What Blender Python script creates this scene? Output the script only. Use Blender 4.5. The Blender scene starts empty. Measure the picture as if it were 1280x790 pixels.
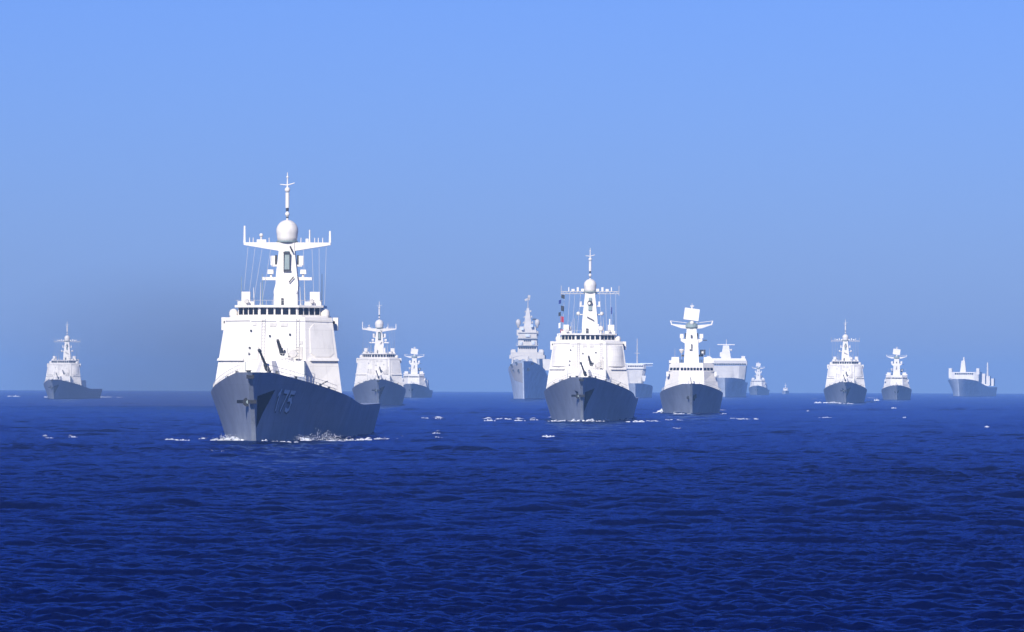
import bpy, bmesh, math, random
import numpy as np
from mathutils import Vector, Matrix

random.seed(7)
np.random.seed(7)
scene = bpy.context.scene
COL = scene.collection
R_EARTH = 6371000.0
F_PX, HOR, CX = 7600.0, 478.0, 640.0      # focal length in photo pixels, level line, centre column
CAM_H = 7.7

# ------------------------------------------------------------------ camera
cam = bpy.data.cameras.new('camera')
cam.sensor_width = 36.0
cam.lens = 36.0 * F_PX / 1280.0
cam.clip_start = 1.0
cam.clip_end = 60000.0
cam_o = bpy.data.objects.new('camera', cam)
COL.objects.link(cam_o)
pitch = math.atan((HOR - 395.0) / F_PX)
M_ = Matrix.Rotation(math.radians(90) + pitch, 4, 'X') @ Matrix.Rotation(math.radians(0.2), 4, 'Z')
M_.translation = Vector((0, 0, CAM_H))
cam_o.matrix_world = M_
scene.camera = cam_o

# ------------------------------------------------------------------ daylight
SUN_AZ, SUN_EL = math.radians(18), math.radians(31)      # behind the camera, a little to its left
S = Vector((-math.sin(SUN_AZ) * math.cos(SUN_EL), -math.cos(SUN_AZ) * math.cos(SUN_EL), math.sin(SUN_EL)))
sun = bpy.data.lights.new('sun', 'SUN')
sun.energy = 5.0
sun.angle = math.radians(0.5)
sun.color = (1.0, 0.955, 0.89)
sun_o = bpy.data.objects.new('sun', sun)
COL.objects.link(sun_o)
sun_o.rotation_euler = (-S).to_track_quat('-Z', 'Y').to_euler()
sun_o.location = (0, -50, 200)

world = bpy.data.worlds.new('World')
scene.world = world
world.use_nodes = True
nt = world.node_tree
nt.nodes.clear()
sky = nt.nodes.new('ShaderNodeTexSky')
sky.sky_type = 'NISHITA'
sky.sun_disc = False
sky.sun_elevation = SUN_EL
sky.sun_rotation = math.atan2(S.x, S.y)
sky.altitude = 0
sky.air_density = 1.0
sky.dust_density = 0.3
sky.ozone_density = 4.0
tint = nt.nodes.new('ShaderNodeMix')
tint.data_type = 'RGBA'
tint.blend_type = 'MULTIPLY'
tint.inputs['Factor'].default_value = 1.0
SKY_TINT = (0.33, 0.485, 1.13, 1.0)
bg = nt.nodes.new('ShaderNodeBackground')
bg.inputs['Strength'].default_value = 0.087
outw = nt.nodes.new('ShaderNodeOutputWorld')
nt.links.new(sky.outputs['Color'], tint.inputs['A'])
tint.inputs['B'].default_value = SKY_TINT
nt.links.new(tint.outputs['Result'], bg.inputs['Color'])
nt.links.new(bg.outputs['Background'], outw.inputs['Surface'])

scene.view_settings.view_transform = 'Standard'
scene.view_settings.look = 'None'
scene.view_settings.exposure = 0.25
scene.view_settings.gamma = 1.0
scene.view_settings.use_curve_mapping = False
scene.cycles.max_bounces = 6
scene.cycles.volume_bounces = 0
scene.cycles.use_denoising = True

# ------------------------------------------------------------------ materials
def new_mat(name):
    m = bpy.data.materials.new(name)
    m.use_nodes = True
    return m, m.node_tree, m.node_tree.nodes['Principled BSDF']

def paint(name, col, rough=0.5, wear=0.12, streak=0.1, scale=0.5, spec=0.3, seams=0.0):
    m, t, b = new_mat(name)
    tc = t.nodes.new('ShaderNodeTexCoord')
    mp = t.nodes.new('ShaderNodeMapping')
    mp.inputs['Scale'].default_value = (1, 1, 0.16)
    n1 = t.nodes.new('ShaderNodeTexNoise')
    n1.inputs['Scale'].default_value = scale
    n1.inputs['Detail'].default_value = 6
    n2 = t.nodes.new('ShaderNodeTexNoise')
    n2.inputs['Scale'].default_value = 1.7
    n2.inputs['Detail'].default_value = 4
    t.links.new(tc.outputs['Object'], n1.inputs['Vector'])
    t.links.new(tc.outputs['Object'], mp.inputs['Vector'])
    t.links.new(mp.outputs['Vector'], n2.inputs['Vector'])
    r1 = t.nodes.new('ShaderNodeMapRange')
    r1.inputs['From Min'].default_value = 0.3
    r1.inputs['From Max'].default_value = 0.7
    r1.inputs['To Min'].default_value = 1 - wear
    r1.inputs['To Max'].default_value = 1 + wear
    t.links.new(n1.outputs['Fac'], r1.inputs['Value'])
    r2 = t.nodes.new('ShaderNodeMapRange')
    r2.inputs['From Min'].default_value = 0.52
    r2.inputs['From Max'].default_value = 0.75
    r2.inputs['To Min'].default_value = 1.0
    r2.inputs['To Max'].default_value = 1 - streak * 2
    t.links.new(n2.outputs['Fac'], r2.inputs['Value'])
    mu = t.nodes.new('ShaderNodeMath')
    mu.operation = 'MULTIPLY'
    t.links.new(r1.outputs['Result'], mu.inputs[0])
    t.links.new(r2.outputs['Result'], mu.inputs[1])
    vm = t.nodes.new('ShaderNodeVectorMath')
    vm.operation = 'SCALE'
    vm.inputs[0].default_value = col
    t.links.new(mu.outputs[0], vm.inputs['Scale'])
    out = vm.outputs['Vector']
    if seams:                     # welded plate joints
        sx = t.nodes.new('ShaderNodeSeparateXYZ')
        cx = t.nodes.new('ShaderNodeCombineXYZ')
        ay = t.nodes.new('ShaderNodeMath'); ay.operation = 'ADD'
        t.links.new(tc.outputs['Object'], sx.inputs[0])
        t.links.new(sx.outputs['X'], ay.inputs[0]); t.links.new(sx.outputs['Y'], ay.inputs[1])
        t.links.new(ay.outputs[0], cx.inputs['X']); t.links.new(sx.outputs['Z'], cx.inputs['Y'])
        bk = t.nodes.new('ShaderNodeTexBrick')
        bk.inputs['Scale'].default_value = 1.0
        bk.inputs['Brick Width'].default_value = 5.5
        bk.inputs['Row Height'].default_value = 2.45
        bk.inputs['Mortar Size'].default_value = 0.05
        bk.inputs['Mortar Smooth'].default_value = 0.5
        bk.inputs['Color1'].default_value = (1, 1, 1, 1)
        bk.inputs['Color2'].default_value = (.965, .965, .965, 1)
        bk.inputs['Mortar'].default_value = (1 - seams, 1 - seams, 1 - seams, 1)
        t.links.new(cx.outputs[0], bk.inputs['Vector'])
        mm = t.nodes.new('ShaderNodeVectorMath'); mm.operation = 'MULTIPLY'
        t.links.new(out, mm.inputs[0]); t.links.new(bk.outputs['Color'], mm.inputs[1])
        out = mm.outputs['Vector']
    t.links.new(out, b.inputs['Base Color'])
    b.inputs['Roughness'].default_value = rough
    b.inputs['Specular IOR Level'].default_value = spec
    return m

MAT = dict(
    hull=paint('hull_grey_paint', (0.30, 0.335, 0.395), 0.45, 0.14, 0.13, 0.22, seams=0.10),  # same grey as the superstructure, darkened for shade on the flare
    hazed_pale_hull=paint('hazed_pale_hull_paint', (0.60, 0.66, 0.74), 0.5, 0.14, 0.12, 0.25),  # distance haze mixed into this pale far-ship colour
    white=paint('pale_grey_paint', (0.74, 0.70, 0.63), 0.5, 0.05, 0.07, 0.35, seams=0.13),
    pale=paint('weathered_pale_paint', (0.54, 0.51, 0.46), 0.55, 0.08, 0.08, 0.4),
    deck=paint('deck_paint', (0.20, 0.23, 0.26), 0.7, 0.12, 0.05, 0.4),
    dark=paint('dark_grey_paint', (0.045, 0.05, 0.055), 0.5, 0.1, 0.0, 1.0),
    bow_shade=paint('anchor_pocket_shade_paint', (0.006, 0.010, 0.03), 0.9, 0.1, 0.0, 1.0, spec=0.02),  # near-black colour standing for shadow beside the stem
    mark=paint('marking_paint', (0.8, 0.82, 0.84), 0.5, 0.1, 0.0, 1.0),
    black=paint('black_paint', (0.012, 0.013, 0.016), 0.5, 0.1, 0.0, 1.0),
    red=paint('red_cloth', (0.42, 0.03, 0.05), 0.8, 0.1, 0.0, 2.0),
    blue=paint('blue_cloth', (0.03, 0.05, 0.22), 0.8, 0.1, 0.0, 2.0),
    cloth=paint('white_cloth', (0.75, 0.75, 0.75), 0.8, 0.05, 0.0, 2.0),
    mesh=paint('mast_grey_green', (0.23, 0.29, 0.28), 0.6, 0.1, 0.0, 2.0),
)
gm, gt, gb = new_mat('bridge_glass')
gb.inputs['Base Color'].default_value = (0.008, 0.010, 0.016, 1)
gb.inputs['Roughness'].default_value = 0.12
MAT['glass'] = gm

# ------------------------------------------------------------------ mesh helpers
class MB:
    def __init__(self):
        self.bm = bmesh.new()

    def loft(self, rings, cap=True, closed=True):
        vs = [[self.bm.verts.new(p) for p in r] for r in rings]
        n = len(vs[0])
        for a, b in zip(vs[:-1], vs[1:]):
            for i in range(n if closed else n - 1):
                j = (i + 1) % n
                try:
                    self.bm.faces.new((a[i], a[j], b[j], b[i]))
                except ValueError:
                    pass
        if cap:
            self.bm.faces.new(list(reversed(vs[0])))
            self.bm.faces.new(vs[-1])
        return self

    def box(self, c, s, top=None, rx=0, ry=0, rz=0, shift=(0, 0)):
        """box of size s centred on c; top = (x, y) factors of the upper face"""
        tx, ty = top or (1, 1)
        hx, hy, hz = s[0] / 2, s[1] / 2, s[2] / 2
        M = Matrix.Translation(Vector(c)) @ Matrix.Rotation(rz, 4, 'Z') @ Matrix.Rotation(ry, 4, 'Y') @ Matrix.Rotation(rx, 4, 'X')
        lo = [M @ Vector(p) for p in ((-hx, -hy, -hz), (hx, -hy, -hz), (hx, hy, -hz), (-hx, hy, -hz))]
        up = [M @ Vector((p[0] * tx + shift[0], p[1] * ty + shift[1], hz)) for p in ((-hx, -hy), (hx, -hy), (hx, hy), (-hx, hy))]
        return self.loft([lo, up])

    def tube(self, a, b, ra, rb=None, n=8):
        a, b = Vector(a), Vector(b)
        rb = ra if rb is None else rb
        d = (b - a).normalized()
        u = d.orthogonal().normalized()
        v = d.cross(u)
        rings = []
        for p, r in ((a, ra), (b, rb)):
            rings.append([p + (u * math.cos(2 * math.pi * k / n) + v * math.sin(2 * math.pi * k / n)) * r for k in range(n)])
        return self.loft(rings)

    def lathe(self, c, prof, n=20, axis='Z'):
        c = Vector(c)
        rings = []
        for r, z in prof:
            r = max(r, 0.003)
            ring = []
            for k in range(n):
                a = 2 * math.pi * k / n
                p = Vector((r * math.cos(a), r * math.sin(a), z))
                if axis == 'Y':
                    p = Vector((p.x, p.z, -p.y))
                ring.append(c + p)
            rings.append(ring)
        return self.loft(rings)

    def ball(self, c, r, n=16, sz=1.0):
        m = max(6, n // 2)
        return self.lathe(c, [(r * math.sin(math.pi * k / m), -r * sz * math.cos(math.pi * k / m)) for k in range(m + 1)], n)

    def pieces(self):
        """far-apart pieces of the shape, as lists of faces: each becomes an object of its own"""
        self.bm.verts.index_update()
        seen, isl = {}, []
        for v in self.bm.verts:
            if v.index in seen: continue
            st, fs, pts = [v], set(), []
            seen[v.index] = len(isl)
            while st:
                w = st.pop()
                pts.append(w.co)
                fs.update(w.link_faces)
                for e in w.link_edges:
                    q = e.other_vert(w)
                    if q.index not in seen:
                        seen[q.index] = len(isl)
                        st.append(q)
            a = np.array(pts)
            isl.append((a.min(0), a.max(0), fs))
        n = len(isl)
        if n == 1 or n > 400: return [None]
        root = list(range(n))
        def find(i):
            while root[i] != i: i = root[i]
            return i
        for i in range(n):
            for j in range(i + 1, n):
                gap = np.maximum(0, np.maximum(isl[i][0] - isl[j][1], isl[j][0] - isl[i][1]))
                big = max((isl[i][1] - isl[i][0]).max(), (isl[j][1] - isl[j][0]).max())
                if math.sqrt((gap ** 2).sum()) <= max(.02, .49 * big):
                    root[find(i)] = find(j)
        groups = {}
        for i in range(n):
            groups.setdefault(find(i), set()).update(isl[i][2])
        if len(groups) == 1: return [None]
        return list(groups.values())

    def build(self, name, mat, parent=None, smooth=False, split=True):
        bmesh.ops.recalc_face_normals(self.bm, faces=self.bm.faces)
        if split:
            gs = self.pieces()
            if len(gs) > 1:
                first = None
                for fs in gs:
                    sub = MB()
                    mp = {}
                    for f in fs:
                        vs = []
                        for v in f.verts:
                            if v not in mp: mp[v] = sub.bm.verts.new(v.co)
                            vs.append(mp[v])
                        sub.bm.faces.new(vs)
                    o = sub.build(name, mat, parent, smooth, split=False)
                    first = first or o
                self.bm.free()
                return first
        me = bpy.data.meshes.new(name)
        self.bm.to_mesh(me)
        self.bm.free()
        me.materials.append(MAT[mat] if isinstance(mat, str) else mat)
        if smooth:
            me.polygons.foreach_set('use_smooth', [True] * len(me.polygons))
        o = bpy.data.objects.new(name, me)
        COL.objects.link(o)
        if parent is not None:
            o.parent = parent
        return o

def tag(o, label=None, cat=None, group=None, kind=None):
    if label: o['label'] = label
    if cat: o['category'] = cat
    if group: o['group'] = group
    if kind: o['kind'] = kind
    return o

def empty(name):
    o = bpy.data.objects.new(name, None)
    COL.objects.link(o)
    return o

def copy_tree(o, parent=None, skip=()):
    c = o.copy()
    COL.objects.link(c)
    c.parent = parent
    for ch in list(o.children):
        if ch.name.split('.')[0] not in skip:
            copy_tree(ch, c, skip)
    return c

def sea_level(d):
    return -d * d / (2 * R_EARTH)

def place(o, px, d, yaw):
    """stand a ship on the curved sea: bow waterline in the direction of photo column px, at distance d"""
    x = (px - CX) / F_PX * d
    o.location = (x, d, sea_level(d))
    o.rotation_euler = (0, 0, -math.radians(yaw))
    return o

# ------------------------------------------------------------------ sea
def px_to_sea(px, py):
    """point of the curved sea seen at a photo pixel"""
    q = (py - 0.0035 * (px - CX) - HOR) / F_PX
    d = CAM_H / q
    for _ in range(30):
        d = CAM_H / max(q - d / (2 * R_EARTH), 1e-4)
    return (px - CX) / F_PX * d, d

WIND = math.radians(84)            # waves run mostly towards the viewer, a little across

def ocean_patch(L, N, lmin, lmax, rms, spread, seed):
    rng = np.random.default_rng(seed)
    k1 = np.fft.fftfreq(N, L / N) * 2 * np.pi
    kx, ky = np.meshgrid(k1, k1, indexing='xy')
    k = np.hypot(kx, ky)
    k[0, 0] = 1e9
    cosd = (kx * math.cos(WIND) + ky * math.sin(WIND)) / k
    P = k ** -3.4 * (np.abs(cosd) ** spread + 0.06)
    P *= (k < 2 * np.pi / lmin) * (k > 2 * np.pi / lmax)
    hk = np.sqrt(P) * (rng.normal(size=k.shape) + 1j * rng.normal(size=k.shape))
    h = np.fft.ifft2(hk).real
    s = rms / h.std()
    dx = np.fft.ifft2(-1j * hk * kx / k).real * s
    dy = np.fft.ifft2(-1j * hk * ky / k).real * s
    return L, N, h * s, dx, dy

def sample(patch, X, Y, rot):
    L, N, h, dx, dy = patch
    c, s = math.cos(rot), math.sin(rot)
    u = ((c * X + s * Y) / L * N) % N
    v = ((-s * X + c * Y) / L * N) % N
    i, j = u.astype(np.int32), v.astype(np.int32)
    fu, fv = (u - i).astype(np.float32), (v - j).astype(np.float32)
    i %= N; j %= N
    i1, j1 = (i + 1) % N, (j + 1) % N
    w00, w10, w01, w11 = (1 - fu) * (1 - fv), fu * (1 - fv), (1 - fu) * fv, fu * fv
    def q(a):
        a = a.astype(np.float32)
        return a[j, i] * w00 + a[j, i1] * w10 + a[j1, i] * w01 + a[j1, i1] * w11
    H, DX, DY = q(h), q(dx), q(dy)
    return H, c * DX - s * DY, s * DX + c * DY

# flecks of white water: photo column, photo row, half length in photo pixels, strength
WHITECAPS = [(58, 547, 6, .8), (92, 547, 8, 1), (14, 495, 9, .7), (212, 550, 7, .8), (224, 551, 8, 1), (257, 549, 7, .8), (268, 567, 8, .6),
             (272, 551, 14, 1), (300, 552, 16, 1), (330, 553, 10, .8), (360, 552, 12, .7), (388, 551, 14, 1), (470, 549, 26, .9), (458, 551, 9, 1), (505, 546, 14, .6), (530, 522, 14, .7), (549, 523, 9, .8), (548, 549, 8, .9), (548, 541, 6, .6),
             (610, 524, 8, 1), (630, 522, 10, 1), (650, 524, 9, .8), (667, 524, 7, .7), (694, 523, 10, 1), (714, 523, 10, 1), (738, 523, 10, 1), (757, 522, 9, .9), (780, 521, 10, .7), (800, 524, 24, 1), (830, 523, 14, .7),
             (686, 547, 9, .9), (634, 553, 6, .5), (610, 539, 6, .5), (846, 537, 8, .8), (780, 548, 5, .6), (860, 524, 12, .5), (880, 524, 10, .5), (930, 524, 10, .8), (945, 524, 4, .9), (905, 514, 8, .6),
             (820, 513, 8, 1), (838, 512, 8, .7), (850, 513, 14, .9), (872, 513, 10, .8), (900, 514, 10, .6),
             (1020, 499, 8, .8), (1036, 500, 16, 1), (1062, 500, 10, .8), (1090, 498, 10, .8), (1010, 515, 4, .8), (1032, 522, 10, .8), (1116, 512, 4, .7), (1118, 510, 5, .7), (1131, 522, 3, .5),
             (1234, 535, 5, .9), (1260, 541, 3, .9), (1224, 643, 5, .8), (64, 496, 8, .8), (60, 495, 6, .6), (80, 496, 6, .6), (130, 496, 20, .8), (916, 493, 14, .7), (1190, 495, 6, .4), (325, 626, 4, .5)]

def build_sea():
    rows = [25.0]
    while rows[-1] < 14000:
        d = rows[-1]
        st = 0.0034 * d if d < 140 else (0.0007 * d if d < 520 else (0.00115 * d if d < 1300 else (0.0016 * d if d < 3600 else 0.006 * d)))
        rows.append(d + st)
    D = np.array(rows)
    core = np.radians(np.linspace(-5.2, 5.2, 1040))
    side = np.radians(np.linspace(5.35, 28, 60))
    ang = np.concatenate([-side[::-1], core, side])
    nr, nc = len(D), len(ang)
    X = (D[:, None] * np.tan(ang)[None, :])
    Y = np.repeat(D[:, None], nc, 1)
    rng = np.random.default_rng(3)
    step = np.gradient(D)[:, None]
    lat = (D[:, None] * np.gradient(ang)[None, :])
    res = np.maximum(step, lat * 0.7)
    Z = np.zeros_like(X)
    OX = np.zeros_like(X)
    OY = np.zeros_like(X)
    for (L, N, lmin, lmax, rms, spread, seed, rot, chop) in (
            (389.0, 512, 11, 70, 0.085, 2.0, 1, 0.0, 1.0),
            (127.0, 512, 2.6, 11, 0.10, 4.5, 2, 0.12, 1.1),
            (53.0, 512, 0.75, 2.6, 0.050, 6.0, 4, -0.12, 1.0),
            (23.0, 512, 0.28, 0.75, 0.018, 3.0, 5, 0.2, 0.8)):
        f = np.clip((lmin * 3.2 / res - 1.4) / 1.4, 0, 1).astype(np.float32)
        if f.max() == 0:
            continue
        H, dx, dy = sample(ocean_patch(L, N, lmin, lmax, rms, spread, seed), X, Y, rot)
        # gusts: patches of rougher and calmer water
        g = 1.0
        if lmax < 12:
            G, _, _ = sample(ocean_patch(610.0, 256, 25, 300, 0.40, 0.3, 11 + seed), X, Y, 0.2)
            g = np.clip(1.0 + G, 0.7, 1.7)
        Z += H * f * g
        OX += dx * f * g * chop
        OY += dy * f * g * chop
    foam = np.zeros_like(X, dtype=np.float32)
    for (px, py, hw, st) in WHITECAPS:
        x0, d0 = px_to_sea(px, py)
        wx = hw / F_PX * d0
        wy = max(0.9, 0.5 * wx, 0.0022 * d0)
        r0, r1 = np.searchsorted(D, d0 - 5 * wy - 2), np.searchsorted(D, d0 + 5 * wy + 2)
        c0, c1 = np.searchsorted(np.tan(ang), (x0 - 3 * wx) / d0), np.searchsorted(np.tan(ang), (x0 + 3 * wx) / d0)
        sx, sy = X[r0:r1, c0:c1] - x0, Y[r0:r1, c0:c1] - d0
        th = rng.uniform(-0.25, 0.25)
        bend = 0.25 * wy * np.sin(sx / wx * 2.3 + rng.uniform(0, 6))
        e = np.exp(-(np.abs(sx / wx) ** 2.5) - ((sy + th * sx + bend) / wy) ** 2)
        foam[r0:r1, c0:c1] = np.maximum(foam[r0:r1, c0:c1], (st * e).astype(np.float32))
        Z[r0:r1, c0:c1] += 0.2 * st * e * min(1.0, 0.4 + wx / 2) * (1 + 0.6 * np.sin(sx / wx * 5 + px))
    Z += -(X * X + Y * Y) / (2 * R_EARTH)
    co = np.stack([X + OX, Y + OY, Z], -1).astype(np.float32).reshape(-1, 3)
    idx = np.arange(nr * nc, dtype=np.int32).reshape(nr, nc)
    quads = np.stack([idx[:-1, :-1], idx[:-1, 1:], idx[1:, 1:], idx[1:, :-1]], -1).reshape(-1, 4)
    me = bpy.data.meshes.new('sea')
    me.vertices.add(len(co))
    me.vertices.foreach_set('co', co.ravel())
    nq = len(quads)
    me.loops.add(nq * 4)
    me.loops.foreach_set('vertex_index', quads.ravel())
    me.polygons.add(nq)
    me.polygons.foreach_set('loop_start', np.arange(0, nq * 4, 4, dtype=np.int32))
    me.polygons.foreach_set('use_smooth', np.ones(nq, dtype=bool))
    me.update(calc_edges=True)
    a = me.attributes.new('foam', 'FLOAT', 'POINT')
    a.data.foreach_set('value', foam.ravel())
    o = bpy.data.objects.new('sea', me)
    COL.objects.link(o)
    o['kind'] = 'structure'
    print('sea', nr, nc)
    m = bpy.data.materials.new('sea_water')
    m.use_nodes = True
    t = m.node_tree
    t.nodes.clear()
    mo = t.nodes.new('ShaderNodeOutputMaterial')
    body = t.nodes.new('ShaderNodeBsdfDiffuse')
    body.inputs['Color'].default_value = WATER
    glos = t.nodes.new('ShaderNodeBsdfGlossy')
    glos.inputs['Color'].default_value = WATER_GLOSS
    glos.inputs['Roughness'].default_value = 0.09
    fr = t.nodes.new('ShaderNodeFresnel')
    fr.inputs['IOR'].default_value = WATER_IOR
    wmix = t.nodes.new('ShaderNodeMixShader')
    t.links.new(fr.outputs['Fac'], wmix.inputs['Fac'])
    t.links.new(body.outputs['BSDF'], wmix.inputs[1])
    t.links.new(glos.outputs['BSDF'], wmix.inputs[2])
    tc = t.nodes.new('ShaderNodeTexCoord')
    mp = t.nodes.new('ShaderNodeMapping')
    mp.inputs['Scale'].default_value = (0.7, 1.0, 1)
    t.links.new(tc.outputs['Object'], mp.inputs['Vector'])
    n = t.nodes.new('ShaderNodeTexNoise')
    n.inputs['Scale'].default_value = 2.2
    n.inputs['Detail'].default_value = 5
    n.inputs['Roughness'].default_value = 0.6
    t.links.new(mp.outputs['Vector'], n.inputs['Vector'])
    bp = t.nodes.new('ShaderNodeBump')
    bp.inputs['Strength'].default_value = 0.6
    bp.inputs['Distance'].default_value = 0.21
    t.links.new(n.outputs['Fac'], bp.inputs['Height'])
    for nd in (glos, fr):
        t.links.new(bp.outputs['Normal'], nd.inputs['Normal'])
    # foam: bubbly edge from a noise against the foam amount
    at = t.nodes.new('ShaderNodeAttribute')
    at.attribute_name = 'foam'
    n2 = t.nodes.new('ShaderNodeTexNoise')
    n2.inputs['Scale'].default_value = 1.6
    n2.inputs['Detail'].default_value = 6
    n2.inputs['Roughness'].default_value = 0.7
    t.links.new(tc.outputs['Object'], n2.inputs['Vector'])
    ad = t.nodes.new('ShaderNodeMath'); ad.operation = 'MULTIPLY_ADD'
    t.links.new(n2.outputs['Fac'], ad.inputs[0])
    ad.inputs[1].default_value = 1.3
    ad.inputs[2].default_value = -1.0
    sm = t.nodes.new('ShaderNodeMath'); sm.operation = 'ADD'
    t.links.new(ad.outputs[0], sm.inputs[0])
    t.links.new(at.outputs['Fac'], sm.inputs[1])
    mr = t.nodes.new('ShaderNodeMapRange')
    mr.inputs['From Min'].default_value = 0.12
    mr.inputs['From Max'].default_value = 0.42
    t.links.new(sm.outputs[0], mr.inputs['Value'])
    fb = t.nodes.new('ShaderNodeBsdfDiffuse')
    fb.inputs['Color'].default_value = (0.82, 0.84, 0.86, 1)
    mix = t.nodes.new('ShaderNodeMixShader')
    t.links.new(mr.outputs['Result'], mix.inputs['Fac'])
    t.links.new(wmix.outputs['Shader'], mix.inputs[1])
    t.links.new(fb.outputs['BSDF'], mix.inputs[2])
    t.links.new(mix.outputs['Shader'], mo.inputs['Surface'])
    me.materials.append(m)
    return o

WATER = (0.0002, 0.0027, 0.035, 1)
WATER_GLOSS = (0.21, 0.37, 0.80, 1)
WATER_IOR = 1.105
build_sea()

# ------------------------------------------------------------------ drifting funnel smoke
def smoke_cloud():
    m = MB()
    m.lathe((0, 0, 0), [(math.sin(math.pi * k / 12), -math.cos(math.pi * k / 12)) for k in range(13)], 24)
    mt = bpy.data.materials.new('funnel_smoke')
    mt.use_nodes = True
    t = mt.node_tree
    t.nodes.clear()
    o_ = t.nodes.new('ShaderNodeOutputMaterial')
    v = t.nodes.new('ShaderNodeVolumePrincipled')
    v.inputs['Color'].default_value = (0.17, 0.16, 0.17, 1)
    tc = t.nodes.new('ShaderNodeTexCoord')
    g = t.nodes.new('ShaderNodeTexGradient'); g.gradient_type = 'SPHERICAL'
    n = t.nodes.new('ShaderNodeTexNoise'); n.inputs['Scale'].default_value = 1.6; n.inputs['Detail'].default_value = 3
    a = t.nodes.new('ShaderNodeMath'); a.operation = 'MULTIPLY'
    b = t.nodes.new('ShaderNodeMath'); b.operation = 'MULTIPLY'; b.inputs[1].default_value = SMOKE_DENSITY
    t.links.new(tc.outputs['Object'], g.inputs['Vector']); t.links.new(tc.outputs['Object'], n.inputs['Vector'])
    t.links.new(g.outputs['Fac'], a.inputs[0]); t.links.new(n.outputs['Fac'], a.inputs[1])
    t.links.new(a.outputs[0], b.inputs[0]); t.links.new(b.outputs[0], v.inputs['Density'])
    t.links.new(v.outputs['Volume'], o_.inputs['Volume'])
    o = m.build('smoke', mt, None)
    o.location = ((248 - CX) / F_PX * 1900, 1900, 8)
    o.scale = (74, 70, 42)
    tag(o, 'thin grey smoke drifting low behind destroyer 175', kind='stuff')
SMOKE_DENSITY = 0.015
smoke_cloud()

# ------------------------------------------------------------------ haze over the water
HAZE_DENSITY = 0.00013
HAZE_COLOR = (0.31, 0.56, 1.0, 1)
hb = MB()
hb.box((0, 6500, 17), (16000, 17000, 78))
hz_mat = bpy.data.materials.new('sea_haze')
hz_mat.use_nodes = True
ht = hz_mat.node_tree
ht.nodes.clear()
pv = ht.nodes.new('ShaderNodeVolumePrincipled')
pv.inputs['Color'].default_value = HAZE_COLOR
pv.inputs['Density'].default_value = HAZE_DENSITY
pv.inputs['Anisotropy'].default_value = -0.06
ho = ht.nodes.new('ShaderNodeOutputMaterial')
ht.links.new(pv.outputs['Volume'], ho.inputs['Volume'])
haze = hb.build('haze', hz_mat)
tag(haze, kind='stuff')

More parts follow.
